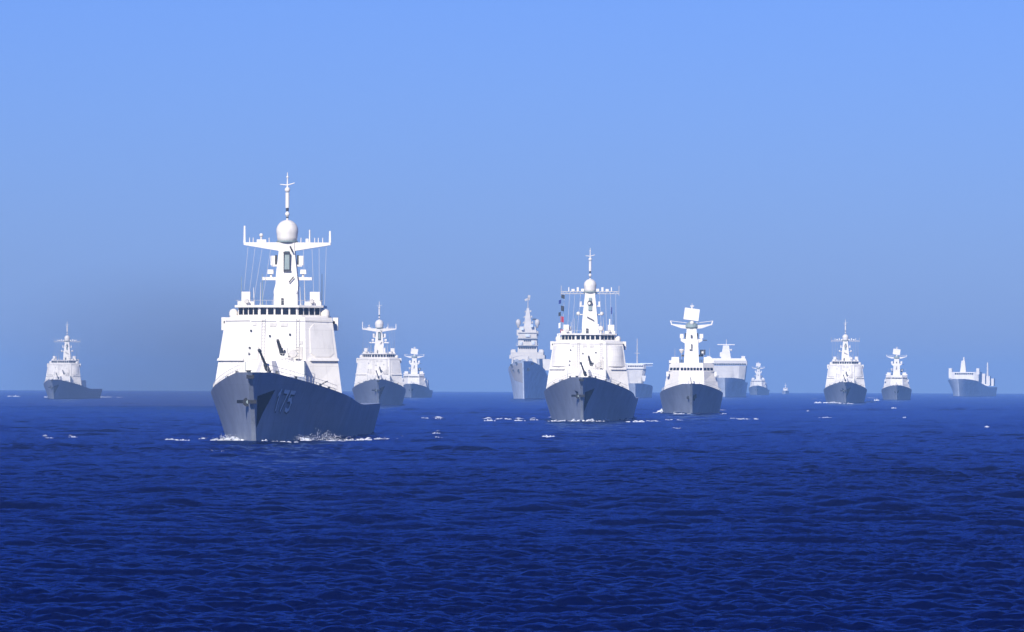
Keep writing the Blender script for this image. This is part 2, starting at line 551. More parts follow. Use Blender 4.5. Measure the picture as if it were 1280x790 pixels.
# ------------------------------------------------------------------ hulls (x to port, y aft of the stem, z up)
class Hull:
    def __init__(s, L, bd, bw, zbow, zmid, fall, pw=1.5, rake=8.0, fd=0.26, fw=0.45, flare=1.7, stem=0.28, deck_drop=0.0, low=-2.0):
        s.__dict__.update(locals())

    def sheer(s, y):
        return s.zmid + (s.zbow - s.zmid) * max(0.0, min(1.0, 1 - y / s.fall)) ** s.pw

    def stem_y(s, z):
        k = max(-0.3, z / s.zbow)
        return -s.rake * (k ** 1.25 if k > 0 else k)

    def half(s, y, z):
        y0 = s.stem_y(z)
        u = max(0.0, min(1.0, (y - y0) / (s.L - y0)))
        t = max(0.0, min(1.0, (z - s.low) / (s.sheer(y) - s.low)))
        a = s.bw * (1 - (1 - min(u / s.fw, 1)) ** 1.9)
        b = s.bd * (1 - (1 - min(u / s.fd, 1)) ** 2.0)
        g = t ** (s.flare if u < 0.2 else max(1.0, s.flare - (u - 0.2) * 4))
        h = a + (b - a) * g
        if u > 0.7:
            h *= 1 - 0.05 * ((u - 0.7) / 0.3) ** 2
        return h + s.stem

    def y_from_x(s, x, z):
        lo, hi = s.stem_y(z), s.L * 0.45
        for _ in range(40):
            mid = (lo + hi) / 2
            if s.half(mid, z) < x: lo = mid
            else: hi = mid
        return (lo + hi) / 2

    def build(s, parent, nu=64, nt=14, mat='hull', deck='deck'):
        m = MB()
        us = [(k / nu) ** 1.6 for k in range(nu + 1)]
        rings = []
        top = []
        for u in us:
            row = []
            for k in range(nt + 1):
                t = k / nt
                # march along the section: solve the height first
                y = u * s.L - (1 - u) * s.rake
                zt = s.sheer(y)
                z = s.low + (zt - s.low) * t
                y0 = s.stem_y(z)
                yy = y0 + (s.L - y0) * u
                row.append(Vector((s.half(yy, z), yy, z)))
            rings.append(row)
            top.append(row[-1])
        full = [list(r) + [Vector((-p.x, p.y, p.z)) for p in reversed(r)] for r in rings]
        m.loft(full, cap=False, closed=False)
        # stem bar and transom
        vs = [v for v in m.bm.verts]
        n = 2 * (nt + 1)
        for k in range(nt):
            m.bm.faces.new((vs[k], vs[k + 1], vs[n - 2 - k], vs[n - 1 - k]))
        base = nu * n
        m.bm.verts.ensure_lookup_table()
        for k in range(nt):
            m.bm.faces.new((vs[base + k], vs[base + k + 1], vs[base + n - 2 - k], vs[base + n - 1 - k]))
        h = m.build('hull', mat, parent, smooth=True)
        h.data.set_sharp_from_angle(angle=math.radians(35))
        d = MB()
        rr = []
        for p in top:
            z = p.z - 0.06
            w = max(0.05, p.x - 0.10)
            rr.append([Vector((w, p.y + .05, z)), Vector((w * .5, p.y + .05, z + .05)), Vector((-w * .5, p.y + .05, z + .05)), Vector((-w, p.y + .05, z))])
        d.loft(rr, cap=False, closed=False)
        d.build('deck', deck, parent)
        return h

    def rails(s, parent, y0, y1, step=2.2, h=1.0, mat='pale'):
        m = MB()
        for sd in (-1, 1):
            pts = []
            y = y0
            while y <= y1:
                z = s.sheer(y) - 0.05
                x = s.half(y, z) - 0.25
                pts.append(Vector((sd * x, y, z)))
                y += step
            for p in pts:
                m.tube(p, p + Vector((0, 0, h)), 0.035, n=4)
            for a, b in zip(pts[:-1], pts[1:]):
                for k in (0.5, 1.0):
                    m.tube(a + Vector((0, 0, h * k)), b + Vector((0, 0, h * k)), 0.022, n=4)
        return m.build('guard_rail', mat, parent)

    def patch(s, poly_xz, off, name, mat, parent, side=1, n=10):
        """a thin plate lying on the hull, corners given as (half breadth, height); quad only"""
        m = MB()
        A, B, C, D = [Vector((p[0], p[1])) for p in poly_xz]
        rows_o, rows_i = [], []
        for i in range(n + 1):
            for rows, o in ((rows_o, off), (rows_i, -0.05)):
                row = []
                for j in range(n + 1):
                    a, b = i / n, j / n
                    q = (A * (1 - b) + B * b) * (1 - a) + (D * (1 - b) + C * b) * a
                    y = s.y_from_x(max(q.x, s.stem + 0.02), q.y)
                    row.append(Vector((side * (q.x + o), y - o * 0.8, q.y)))
                rows.append(row)
        m.loft(rows_o, cap=False, closed=False)
        m.loft(rows_i, cap=False, closed=False)
        return m.build(name, mat, parent)

    def stroke(s, m, pts, w, off, side=1):
        """painted stroke along a polyline in (y, z) hull coordinates"""
        for (a, b) in zip(pts[:-1], pts[1:]):
            a, b = Vector(a), Vector(b)
            d = (b - a).normalized()
            nrm = Vector((-d.y, d.x)) * w / 2
            k = max(2, int((b - a).length / 0.4))
            rows = []
            for i in range(k + 1):
                p = a - d * w / 2 + (b - a + d * w) * (i / k)
                row = []
                for q in (p + nrm, p - nrm):
                    row.append(Vector((side * (s.half(q.x, q.y) + off), q.x - off * 0.6, q.y)))
                rows.append(row)
            m.loft(rows, cap=False, closed=False)

def octo(wf, ws, yf, fd, ya, aft=0.0):
    return [(-wf, yf), (wf, yf), (ws, yf + fd), (ws - aft, ya), (aft - ws, ya), (-ws, yf + fd)]

def ring(pl, z):
    return [Vector((p[0], p[1], z)) for p in pl]

def windows_on(parent, A, B, n, z0, z1, fill=0.78, name='bridge_window', lean=0.0, thick=0.06):
    """n panes along the plan line A-B, each a plate of its own set a little proud"""
    A, B = Vector(A), Vector(B)
    d = (B - A) / n
    nr = Vector((d.y, -d.x)).normalized()
    for k in range(n):
        a = A + d * (k + (1 - fill) / 2)
        b = A + d * (k + (1 + fill) / 2)
        m = MB()
        lo = [Vector((a.x, a.y, z0)) + Vector((nr.x, nr.y, 0)) * thick, Vector((b.x, b.y, z0)) + Vector((nr.x, nr.y, 0)) * thick,
              Vector((b.x, b.y, z0)) - Vector((nr.x, nr.y, 0)) * thick, Vector((a.x, a.y, z0)) - Vector((nr.x, nr.y, 0)) * thick]
        up = [p + Vector((nr.x * lean, nr.y * lean, z1 - z0)) for p in lo]
        m.loft([lo, up])
        m.build(name, 'glass', parent)

def whip(parent, p, h, r=0.05, lean=(0, 0), mat='pale'):
    m = MB()
    p = Vector(p)
    m.tube(p, p + Vector((0, 0, 0.5)), r * 2.2, r * 1.6, 6)
    m.tube(p + Vector((0, 0, 0.5)), p + Vector((lean[0], lean[1], h)), r, r * 0.5, 6)
    return m.build('whip_antenna', mat, parent)

# ------------------------------------------------------------------ destroyers
def destroyer(kind):
    """kind 'arm': solid crossarm mast and flat panels; 'yard': lattice yards, curved panels"""
    T = empty('destroyer')
    H = Hull(161, 9.15, 7.4, 8.9, 4.5, 95, fd=0.42, fw=0.5)
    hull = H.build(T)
    T['_h'] = 0
    # bow fittings
    m = MB()
    m.box((0, H.stem_y(8.35) - 0.02, 8.35), (0.95, 0.35, 0.5))
    m.build('bow_fairlead', 'black', hull)
    H.patch([(0.62, 5.9), (2.4, 6.7), (1.0, 3.7), (0.34, 1.9)], 0.03, 'anchor_pocket_shade', 'bow_shade', hull)  # dark plate paints the shadow round the port anchor pocket
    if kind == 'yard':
        H.patch([(0.75, 6.0), (1.5, 6.3), (0.62, 4.6), (0.34, 3.9)], 0.03, 'anchor_pocket_shade', 'bow_shade', hull, side=-1)  # painted shadow on the starboard bow as well
    m = MB()
    zc = 5.15
    y = H.y_from_x(0.75, zc)
    m.lathe((-0.75, y - 0.25, zc), [(0.55, -0.3), (0.55, 0.3)], 14, 'Y')
    m.box((-1.45, y + .35, zc + .05), (1.3, 0.5, 0.42), rz=-0.7)
    m.box((0.05, H.stem_y(zc) - 0.12, zc + 0.05), (1.1, 0.3, 0.5))
    m.build('anchor', 'black', hull)
    m = MB()
    m.lathe((-0.62, y - 0.62, zc), [(0.2, -0.1), (0.26, 0.1)], 12, 'Y')
    m.build('hawse_ring', 'mesh', hull)
    H.rails(T, -3, 44)
    # breakwater and winches on the forecastle
    m = MB()
    for sd in (-1, 1):
        z = H.sheer(20)
        m.box((sd * 2.6, 20.9, z + 0.35), (5.6, 0.12, 0.95), rz=sd * 0.35)
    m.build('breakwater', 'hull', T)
    m = MB()
    for sd in (-1, 1):
        z = H.sheer(9)
        m.lathe((sd * 1.3, 9, z - .1), [(0.5, 0), (0.5, 0.5), (0.25, 0.55), (0.3, 0.9), (0.45, 1.0)], 12)
        for yy in (5, 15, 31, 38):
            zz = H.sheer(yy)
            xx = H.half(yy, zz) - 0.7
            m.tube((sd * xx, yy, zz - .1), (sd * xx, yy, zz + 0.55), 0.17, n=8)
            m.tube((sd * xx, yy + .7, zz - .1), (sd * xx, yy + .7, zz + 0.55), 0.17, n=8)
    m.build('bollard', 'dark', T)
    # main gun
    zg = H.sheer(27)
    g = MB()
    pl = [(-0.9, 24.9), (0.9, 24.9), (1.65, 26.6), (1.5, 29.4), (-1.5, 29.4), (-1.65, 26.6)]
    pu = [(-0.55, 26.1), (0.55, 26.1), (1.0, 27.0), (0.95, 29.0), (-0.95, 29.0), (-1.0, 27.0)]
    g.lathe((0, 27.2, zg - .1), [(1.75, 0), (1.75, 0.45)], 20)
    g.loft([ring(pl, zg + .36), ring([(x * 1.02, y) for x, y in pl], zg + 1.5), ring(pu, zg + 3.3)])
    gun = g.build('main_gun', 'white', T)
    b = MB()
    p0 = Vector((0.25, 25.9, zg + 1.7))
    dr = Vector((-0.26, -0.78, 0.72)).normalized()
    b.tube(p0 - dr * .2, p0 + dr * 1.7, 0.42, 0.27, 10)
    b.tube(p0 + dr * 1.6, p0 + dr * 4.3, 0.19, 0.15, 10)
    b.tube(p0 + dr * 4.2, p0 + dr * 4.6, 0.22, 0.22, 10)
    b.box((0.2, 25.15, zg + 0.95), (0.55, 0.4, 0.9))
    b.build('barrel', 'dark', gun)
    m = MB()
    m.box((-0.25, 24.75, zg + 0.55), (0.3, 0.3, 0.35)); m.box((0.3, 24.75, zg + 0.55), (0.3, 0.3, 0.35))
    m.build('gun_mount_foot', 'dark', gun)
    # missile cells
    m = MB()
    z = H.sheer(36)
    m.box((0, 36, z + 0.1), (5.6, 6.4, 0.75))
    m.build('missile_hatch_deck', 'deck', T)
    # forward deckhouse below the bridge front
    m = MB()
    m.loft([ring([(-3.95, 42.6), (3.95, 42.6), (3.95, 48), (-3.95, 48)], 5.2), ring([(-3.85, 43.1), (3.85, 43.1), (3.85, 48.6), (-3.85, 48.6)], 10.55)])
    m.build('forward_deckhouse', 'white', T)
    # close-in weapon on it
    c = MB()
    c.lathe((1.35, 45.0, 10.5), [(1.0, 0), (1.0, 0.45), (0.8, 0.5)], 16)
    c.box((1.05, 45.3, 11.6), (1.1, 1.4, 1.3), top=(.8, .8))
    ciws = c.build('close_in_gun', 'white', T)
    c = MB()
    q = Vector((0.75, 44.7, 11.6)); dq = Vector((-0.2, -0.6, 0.75)).normalized()
    for k in range(5):
        a = 2 * math.pi * k / 5
        o_ = Vector((math.cos(a), 0, math.sin(a))) * 0.10
        c.tube(q + o_ * 1.4, q + o_ * 1.4 + dq * 2.2, 0.08, n=6)
    c.tube(q - dq * .4, q + dq * 1.0, 0.32, 0.24, 10)
    c.tube((0.95, 44.5, 11.3), (1.2, 44.4, 12.0), 0.12, n=6)
    c.build('barrel', 'dark', ciws)
    c = MB()
    c.lathe((2.3, 44.6, 11.5), [(0.5, -.12), (0.6, 0.0), (0.5, 0.1), (0.2, 0.22)], 18, 'Y')
    c.box((1.9, 45.1, 11.3), (1.2, 0.4, 0.3))
    c.build('tracking_dish', 'pale', ciws)
    # superstructure
    rings = [(5.6, 4.0, 8.75, 45.8), (10.55, 3.85, 8.05, 46.75), (16.4, 3.7, 7.2, 47.8)]
    fdp = 2.9
    def sup(z, side, a, off):
        """point on the slanted facet: a = 0 at the front edge, 1 at the side"""
        for (z0, f0, s0, y0), (z1, f1, s1, y1) in zip(rings[:-1], rings[1:]):
            if z0 <= z <= z1 + 1e-6:
                k = (z - z0) / (z1 - z0)
                f, w, yy = f0 + (f1 - f0) * k, s0 + (s1 - s0) * k, y0 + (y1 - y0) * k
                x = f + (w - f) * a
                n = Vector((fdp, -(w - f))).normalized()
                return Vector((side * (x + n.x * off), yy + fdp * a + n.y * off, z))
    m = MB()
    m.loft([ring(octo(f, w, y, fdp, 78, t), z) for (z, f, w, y), t in zip(rings, (3.6, 2.9, 2.3))])
    sp = m.build('superstructure', 'white', T)
    for sd in (-1, 1):
        m = MB()
        if kind == 'arm':
            cs = [(.16, 11.6), (.3, 11.1), (.78, 11.1), (.9, 11.6), (.9, 14.9), (.78, 15.5), (.3, 15.5), (.16, 14.9)]
            m.loft([[sup(z, sd, a, -.05) for a, z in cs], [sup(z, sd, a, .07) for a, z in cs]])
        else:
            cs = [(.12, 11.2), (.92, 11.2), (.92, 15.5), (.12, 15.5)]
            rws = []
            for i in range(9):
                a = .12 + .8 * i / 8
                bul = 0.08 + 0.55 * (1 - (2 * i / 8 - 1) ** 2)
                rws.append([sup(11.2, sd, a, -.05), sup(11.2, sd, a, bul * .7), sup(13.4, sd, a, bul), sup(15.5, sd, a, bul * .7), sup(15.5, sd, a, -.05)])
            m.loft(rws)
        m.build('radar_panel', 'white', sp)
        m = MB()   # ledge
        a0, a1 = (0.12, 0.99) if kind == 'arm' else (0.2, 0.95)
        lo = [sup(10.55, sd, a0, -.1), sup(10.55, sd, a0, .42), sup(10.55, sd, a1, .42), sup(10.55, sd, a1, -.1)]
        up = [sup(10.9, sd, a0, -.1), sup(10.9, sd, a0, .30), sup(10.9, sd, a1, .30), sup(10.9, sd, a1, -.1)]
        m.loft([lo, up])
        m.build('ledge', 'white', sp)
        m = MB()
        m.box((sd * 7.15, 51.9, 15.75), (0.75, 0.6, 0.35))
        m.build('running_light_box', 'black', sp)
        m = MB()
        m.box((sd * 7.55, 53.3, 15.55), (0.7, 1.2, 1.75), top=(1, .9))
        m.build('wing_sensor', 'white', sp)
        # liferafts and lockers at the deck edge
        m = MB()
        for k in range(3):
            yy = 45.0 + 1.7 * k
            m.tube((sd * 7.5, yy, H.sheer(yy) + 0.45), (sd * 7.5, yy + 1.2, H.sheer(yy) + 0.45), 0.38, n=10)
        m.build('liferaft', 'pale', T)
        m = MB()
        zz = H.sheer(44)
        m.tube((sd * 5.9, 44.0, zz - .1), (sd * 5.9, 44.0, zz + 1.1), 0.1, n=6)
        m.tube((sd * 5.9, 44.0, zz + 1.05), (sd * 7.0, 43.7, zz + 1.6), 0.08, n=6)
        m.tube((sd * 5.9, 44.0, zz + 1.05), (sd * 5.1, 43.9, zz + 0.8), 0.08, n=6)
        m.build('davit', 'dark', T)
    # little fittings on the front
    m = MB()
    for (x, z) in ((-3.55, 14.6), (-3.7, 12.3), (-3.75, 11.5), (-1.0, 13.9), (1.7, 14.1)):
        yy = 46.75 + (z - 10.55) * 0.18
        m.box((x, yy - .12, z), (0.24, 0.3, 0.24))
    m.build('front_fitting', 'dark', sp)
    m = MB()
    for sd in (-1, 1):
        m.tube((sd * 3.98, 42.8, 10.4), (sd * 4.02, 42.5, 7.0), 0.05, n=5)
    m.build('deckhouse_pipe', 'mesh', T)
    # doors, ladders, vents and lamps on the front
    zf = lambda z: 46.75 + (z - 10.55) * 0.18
    for x, z in ((-2.9, 11.6), (3.0, 11.6)):
        m = MB()
        m.box((x, zf(z) - .05, z), (0.85, 0.14, 1.75), rx=-.17)
        m.build('door', 'pale', sp)
    for x in (-1.9, 2.75):
        m = MB()
        for sx in (-.22, .22):
            m.tube((x + sx, zf(10.6) - .2, 10.6), (x + sx, zf(16.3) - .2, 16.3), .035, n=4)
        for k in range(14):
            zz = 10.8 + k * .4
            m.tube((x - .22, zf(zz) - .2, zz), (x + .22, zf(zz) - .2, zz), .025, n=4)
        m.build('ladder', 'pale', sp)
    for x, z, w in ((-0.6, 15.4, .9), (0.9, 15.4, .9), (-3.1, 15.5, .5), (3.2, 13.0, .5), (0.2, 12.6, .7)):
        m = MB()
        m.box((x, zf(z) - .03, z), (w, 0.16, .45), rx=-.17)
        m.build('vent', 'pale', sp)
    for sd in (-1, 1):
        m = MB()
        for zz in (15.95,):
            m.tube((sd * .2, zf(zz) - .25, zz), (sd * 3.6, zf(zz) - .25, zz), .04, n=4)
            m.tube((sd * 3.7, zf(zz) - .2, zz), tuple(sup(zz, sd, .95, .2)), .04, n=4)
        m.build('hand_rail', 'pale', sp)
        m = MB()
        for k in range(6):
            xx = sd * (.3 + .7 * k)
            m.tube((xx, 42.9, 10.5), (xx, 42.9, 11.5), .03, n=4)
        for zz in (11.0, 11.5):
            m.tube((sd * .3, 42.9, zz), (sd * 3.8, 42.9, zz), .025, n=4)
        m.build('deckhouse_rail', 'pale', T)
        m = MB()
        m.lathe((sd * 4.4, 51.2, 18.6), [(.28, -.2), (.34, .1), (.3, .2)], 10, 'Y'); m.tube((sd * 4.4, 51.2, 18.0), (sd * 4.4, 51.2, 18.5), .07)
        m.build('searchlight', 'pale', T)
    # bridge
    br = MB()
    pl = octo(2.55, 5.55, 49.2, 2.3, 60)
    br.loft([ring(pl, 16.35), ring([(x, y) for x, y in pl], 17.75)])
    bridge = br.build('bridge', 'white', T)
    rf = MB()
    rf.loft([ring(octo(2.8, 6.0, 48.75, 2.4, 60.2), 17.75), ring(octo(2.8, 6.0, 48.75, 2.4, 60.2), 18.05)])
    rf.build('bridge_roof', 'white', bridge)
    sh = MB()
    sh.loft([ring(octo(3.3, 6.6, 48.2, 3.2, 62), 16.38), ring(octo(3.2, 6.5, 48.5, 3.0, 62), 16.66)])
    sh.build('bridge_sill', 'white', bridge)
    windows_on(bridge, (-2.5, 49.2), (2.5, 49.2), 5, 16.78, 17.66, .76)
    nside = 4
    windows_on(bridge, (-5.5, 51.45), (-2.65, 49.27), nside, 16.78, 17.66, .76)
    windows_on(bridge, (2.65, 49.27), (5.5, 51.45), nside, 16.78, 17.66, .76)
    for sd in (-1, 1):
        m = MB()
        m.lathe((sd * 6.2, 52.0, 16.3), [(0.5, 0), (0.62, 0.5), (0.6, 0.85), (0.42, 1.15), (0.1, 1.28)], 14)
        m.build('side_dome', 'white', T, smooth=True)
    # boxes and rails on the bridge roof
    for sd in (-1, 1):
        m = MB()
        m.box((sd * 4.55, 53.0, 18.3), (2.2, 2.0, 0.55))
        m.box((sd * (4.75 if sd > 0 else 4.6), 53.2, 19.2), (1.15 if sd < 0 else 1.35, 1.2, 1.4))
        m.build('roof_locker', 'white', T)
    m = MB()
    for sd in (-1, 1):
        for k in range(7):
            x = sd * (0.8 + 0.8 * k)
            yy = 49.0 if abs(x) < 2.8 else 49.0 + (abs(x) - 2.8) * .75
            m.tube((x, yy, 18.0), (x, yy, 18.75), 0.03, n=4)
        m.tube((0, 49.0, 18.7), (sd * 2.8, 49.0, 18.7), 0.025, n=4)
        m.tube((sd * 2.8, 49.0, 18.7), (sd * 5.9, 51.3, 18.7), 0.025, n=4)
    m.build('roof_rail', 'pale', T)
    # mast
    my = 69.0
    deckhouse = MB()
    deckhouse.box((0, 67, 17.2), (9.5, 13, 1.8), top=(.92, .9))
    deckhouse.build('mast_house', 'white', T)
    if kind == 'arm':
        prof = [(17.7, -1.75, 1.55), (20.2, -1.75, 1.55), (21.2, -1.5, 1.6), (22.6, -1.45, 1.42), (26.0, -1.08, 1.05), (26.95, -1.05, 1.05)]
    else:
        prof = [(17.7, -1.75, 1.75), (21.0, -1.6, 1.6), (26.0, -1.1, 1.1), (27.0, -1.05, 1.05)]
    m = MB()
    m.loft([[Vector((a, my - 1.5 * (b - a) / 3.3, z)), Vector((b, my - 1.5 * (b - a) / 3.3, z)), Vector((b, my + 1.6, z)), Vector((a, my + 1.6, z))] for z, a, b in prof])
    mast = m.build('mast', 'white', T)
    m = MB()
    m.box((0.05, my - 1.28, 24.4), (0.78, 0.5, 2.7), top=(.8, 1), rx=-0.07)
    m.build('mast_recess', 'mesh', mast)
    m = MB()
    if kind == 'arm':
        m.box((-0.05, my - 1.4, 25.5), (0.75, 0.5, 0.3)); m.box((0.15, my - 1.5, 23.1), (0.85, 0.5, 0.22))
        m.box((0.45, my - 1.48, 24.3), (0.12, 0.4, 2.4)); m.box((-0.35, my - 1.48, 24.1), (0.1, 0.4, 2.4))
        m.tube((0.5, my - 1.7, 26.4), (0.85, my - 1.6, 25.6), 0.11, n=6)
        m.tube((0.35, my - 1.75, 21.4), (1.0, my - 1.75, 22.2), 0.09, n=6)
        m.box((-0.55, my - 1.66, 18.6), (0.3, 0.2, 1.3))
    else:
        m.lathe((0, my - 1.5, 24.6), [(0.55, -.2), (0.55, 0.2)], 14, 'Y')
        m.tube((-0.6, my - 1.75, 21.7), (0.9, my - 1.75, 20.9), 0.1, n=6)
        m.box((-0.55, my - 1.8, 18.6), (0.5, 0.2, 1.3))
    m.build('mast_fitting', 'dark', mast)
    if kind != 'arm':
        m = MB()
        m.lathe((-0.12, my - 1.75, 24.55), [(0.28, -.1), (0.28, 0.1)], 12, 'Y')
        m.build('mast_lamp', 'white', mast)
    if kind == 'arm':
        for sd in (-1, 1):
            m = MB()
            x0, x1 = 0.9, 6.0
            sec = lambda x, zb, zt, hy: [Vector((sd * x, my - hy, zb)), Vector((sd * x, my - hy, zt)), Vector((sd * x, my + hy, zt)), Vector((sd * x, my + hy, zb))]
            m.loft([sec(x0, 25.75, 26.95, .8), sec(x1, 26.6, 26.95, .4)])
            arm = m.build('crossarm', 'white', mast)
            m = MB()
            hgt = 2.35 if sd < 0 else 1.65
            m.box((sd * 5.9, my, 26.9 + hgt / 2), (0.3, 0.3, hgt), top=(.7, .7))
            m.build('tip_antenna', 'white', arm)
            m = MB()
            if sd < 0:
                m.box((-3.55, my, 27.15), (1.3, 0.4, 0.4)); m.tube((-3.6, my, 27.2), (-3.6, my, 27.7), .12); m.ball((-3.6, my, 27.95), 0.27, 10)
                for xx in (-5.2, -4.7, -2.5):
                    m.tube((xx, my, 26.9), (xx, my, 27.6), .06)
            else:
                m.box((2.75, my, 27.2), (0.4, 0.4, 0.55)); m.tube((3.1, my, 26.9), (3.1, my, 28.7), .12, .09)
                for xx in (1.9, 3.8, 4.3, 4.9):
                    m.tube((xx, my, 26.9), (xx, my, 27.6), .06)
            m.build('arm_antenna', 'white', arm)
            m = MB()
            m.box((sd * 2.35, my, 21.95), (2.2, 1.1, 0.42), top=(1, 1))
            m.build('side_platform', 'white', mast)
            m = MB()
            m.box((sd * 1.95, my - .2, 24.45), (0.62, .8, 1.3)); m.box((sd * 1.6, my - .2, 23.75), (1.0, .7, 0.25))
            m.build('sensor_box', 'white', mast)
            m = MB()
            m.box((sd * 2.25, my - .2, 22.9), (0.85, .8, 0.6), top=(.9, .9)); m.tube((sd * 2.2, my - .2, 22.1), (sd * 2.2, my - .2, 22.7), .15)
            m.build('jammer_box', 'white', mast)
            m = MB()
            m.box((sd * 1.5, my - .1, 24.4), (0.28, .5, 1.6))
            m.build('bracket', 'dark', mast)
            m = MB()
            for xx, xb in ((2.2, 3.0), (3.4, 4.2), (4.4, 4.9), (5.4, 5.6)):
                m.tube((sd * xx, my, 26.5), (sd * xb, my - 8, 18.1), 0.022, n=4)
            m.build('halyard', 'pale', mast, split=False)
    else:
        for sd in (-1, 1):
            m = MB()
            for dz in (26.6, 27.05):
                m.tube((sd * 0.8, my, dz), (sd * 6.1, my, dz), 0.07, n=5)
            for k in range(7):
                xa = 0.9 + k * .74
                m.tube((sd * xa, my, 26.6 if k % 2 else 27.05), (sd * (xa + .74), my, 27.05 if k % 2 else 26.6), 0.05, n=4)
            m.tube((sd * 6.1, my, 26.2), (sd * 6.1, my, 28.3), 0.06, n=5)
            arm = m.build('yard', 'pale', mast)
            m = MB()
            for xx, hh, rr in ((1.6, .6, .3), (2.6, .9, .22), (3.6, .55, .33), (4.5, .9, .1)):
                m.box((sd * xx, my, 27.05 + hh / 2), (rr * 2, .4, hh))
            m.build('yard_antenna', 'white', arm)
            m = MB()
            m.ball((sd * 2.5, my - .2, 22.4), 0.42, 12)
            m.tube((sd * 1.0, my - .2, 22.2), (sd * 2.5, my - .2, 22.2), .12)
            m.build('sensor_ball', 'white', mast, smooth=True)
            m = MB()
            m.box((sd * 1.95, my - .2, 24.4), (0.4, .6, 1.1)); m.box((sd * 1.6, my - .2, 24.0), (0.8, .5, 0.2))
            m.build('sensor_box', 'white', mast)
            m = MB()
            for xx in (2.0, 3.2, 4.3, 5.4):
                m.tube((sd * xx, my, 26.6), (sd * (xx * .9 + .8), my - 6, 18.0), 0.03, n=4)
            m.build('halyard', 'pale', mast)
    # radome
    m = MB()
    rz = 28.55 if kind == 'arm' else 28.4
    rr = 1.52 if kind == 'arm' else 1.32
    prof = [(rr * .86, -1.5), (rr * .93, -0.9)] + [(rr * math.cos(a), rr * math.sin(a)) for a in [math.radians(t) for t in range(-18, 91, 9)]]
    m.lathe((0, my, rz), prof, 28)
    m.build('radome', 'white', mast, smooth=True)
    m = MB()
    m.lathe((0, my, rz - 1.62), [(1.35, 0), (1.5, 0.1), (1.5, .22), (1.2, .3)], 24)
    m.build('radome_collar', 'mesh', mast)
    m = MB()
    z0 = rz + rr - .05
    top = 36.6
    m.tube((0, my, z0 - .1), (0, my, z0 + 1.2), 0.14)
    m.ball((0, my, z0 + .85), .33, 12)
    m.tube((0, my, z0 + 1.7), (0, my, z0 + 3.8), 0.27, .27, 12)
    m.ball((0, my, z0 + 4.2), .38, 12)
    m.tube((0, my, z0 + 4.3), (0, my, z0 + 6.6), 0.13, .05)
    m.ball((0, my, z0 + 5.95), .17, 8)
    for sd in (-1, 1):
        m.tube((0, my, z0 + 4.85), (sd * 1.0, my, z0 + (5.15 if sd > 0 else 4.95)), 0.08, .06)
    tm = m.build('topmast', 'white', mast)
    m = MB()
    m.tube((0, my, z0 + 1.25), (0, my, z0 + 1.7), 0.2); m.tube((0, my, z0 + .3), (0, my, z0 + .5), .17)
    m.build('topmast_band', 'dark', tm)
    # whips and small masts on the roof
    for (x, y, h, mt) in ((-3.6, 54, 2.6, 'white'), (-2.6, 57, 4.5, 'mesh'), (-3.1, 60, 3.4, 'pale'), (3.1, 58, 3.6, 'pale'), (5.3, 60, 4.6, 'dark'), (-5.8, 62, 4.2, 'mesh'), (2.4, 60, 2.8, 'pale')):
        whip(T, (x, y, 17.9 if abs(x) < 5 else 16.5), h + (0 if abs(x) < 5 else 1.4), .06, (random.uniform(-.12, .12), 0), mt)
    m = MB()
    m.box((1.95, 55, 18.8), (0.5, .5, 1.6)); m.ball((2.0, 55, 19.8), .3, 10)
    m.build('director', 'white', T)
    if kind != 'arm':
        for x in (-4.0, 2.6, 4.6):
            m = MB()
            m.tube((x, 54, 18), (x, 54, 18.8), .2); m.ball((x, 54, 19.1), .6 if x > 0 else .5, 12)
            m.build('roof_dome', 'white', T, smooth=True)
    # after part: funnel, hangar, flight deck gear
    m = MB()
    m.loft([ring([(-4.5, 84), (4.5, 84), (4.5, 97), (-4.5, 97)], 4.2), ring([(-3.4, 86), (3.4, 86), (3.4, 96), (-3.4, 96)], 15.5)])
    fn = m.build('funnel', 'white', T)
    m = MB()
    m.box((0, 91, 15.9), (5.4, 8.0, 0.9), top=(.92, .92))
    m.build('funnel_cap', 'black', fn)
    m = MB()
    m.loft([ring([(-4.2, 104), (4.2, 104), (4.2, 127), (-4.2, 127)], 4.0), ring([(-3.9, 105), (3.9, 105), (3.9, 126), (-3.9, 126)], 8.6)])
    hg = m.build('hangar', 'white', T)
    m = MB()
    m.box((1.4, 112, 9.7), (3.0, 3.4, 2.4), top=(.7, .7)); m.ball((1.4, 112, 11.3), .8, 12)
    m.build('after_gun_mount', 'white', hg)
    m = MB()
    m.tube((0, 101, 4.4), (0, 101, 16.5), 0.5, .35, 10); m.box((0, 101, 17.5), (5.5, .4, 2.2), rx=.25)
    m.build('search_radar', 'pale', T)
    return T, H

A, HA = destroyer('arm')
hullA = [c for c in A.children if c.name.startswith('hull')][0]
# the number on her port bow
def number_strokes(y0, z0, h, w, gap, slant=0.0):
    P = lambda k, x, z: (y0 + k * (w + gap) + x * w + slant * (z), z0 + z * h - 0.035 * (k * (w + gap) + x * w))
    return [
        [P(0, .30, .78), P(0, .62, 1.0), P(0, .62, 0.0)],
        [P(1, .0, 1.0), P(1, 1.0, 1.0), P(1, .38, 0.0)],
        [P(2, .95, 1.0), P(2, .1, 1.0), P(2, .05, .58), P(2, .6, .62), P(2, .95, .42), P(2, .9, .12), P(2, .55, 0.0), P(2, .05, .06)],
    ]
m = MB()
for st in number_strokes(5.3, 4.25, 2.35, 2.3, 0.9):
    HA.stroke(m, st, 0.5, 0.13)
m.build('hull_number', 'mark', hullA)
m = MB()
for st in number_strokes(5.75, 4.0, 2.35, 2.3, 0.9):
    HA.stroke(m, st, 0.42, 0.08)
m.build('hull_number_outline', 'black', hullA)
A.name = 'destroyer'
tag(A, 'largest grey destroyer with number 175 on its bow and a solid mast crossarm', 'warship', 'destroyers in the fleet')
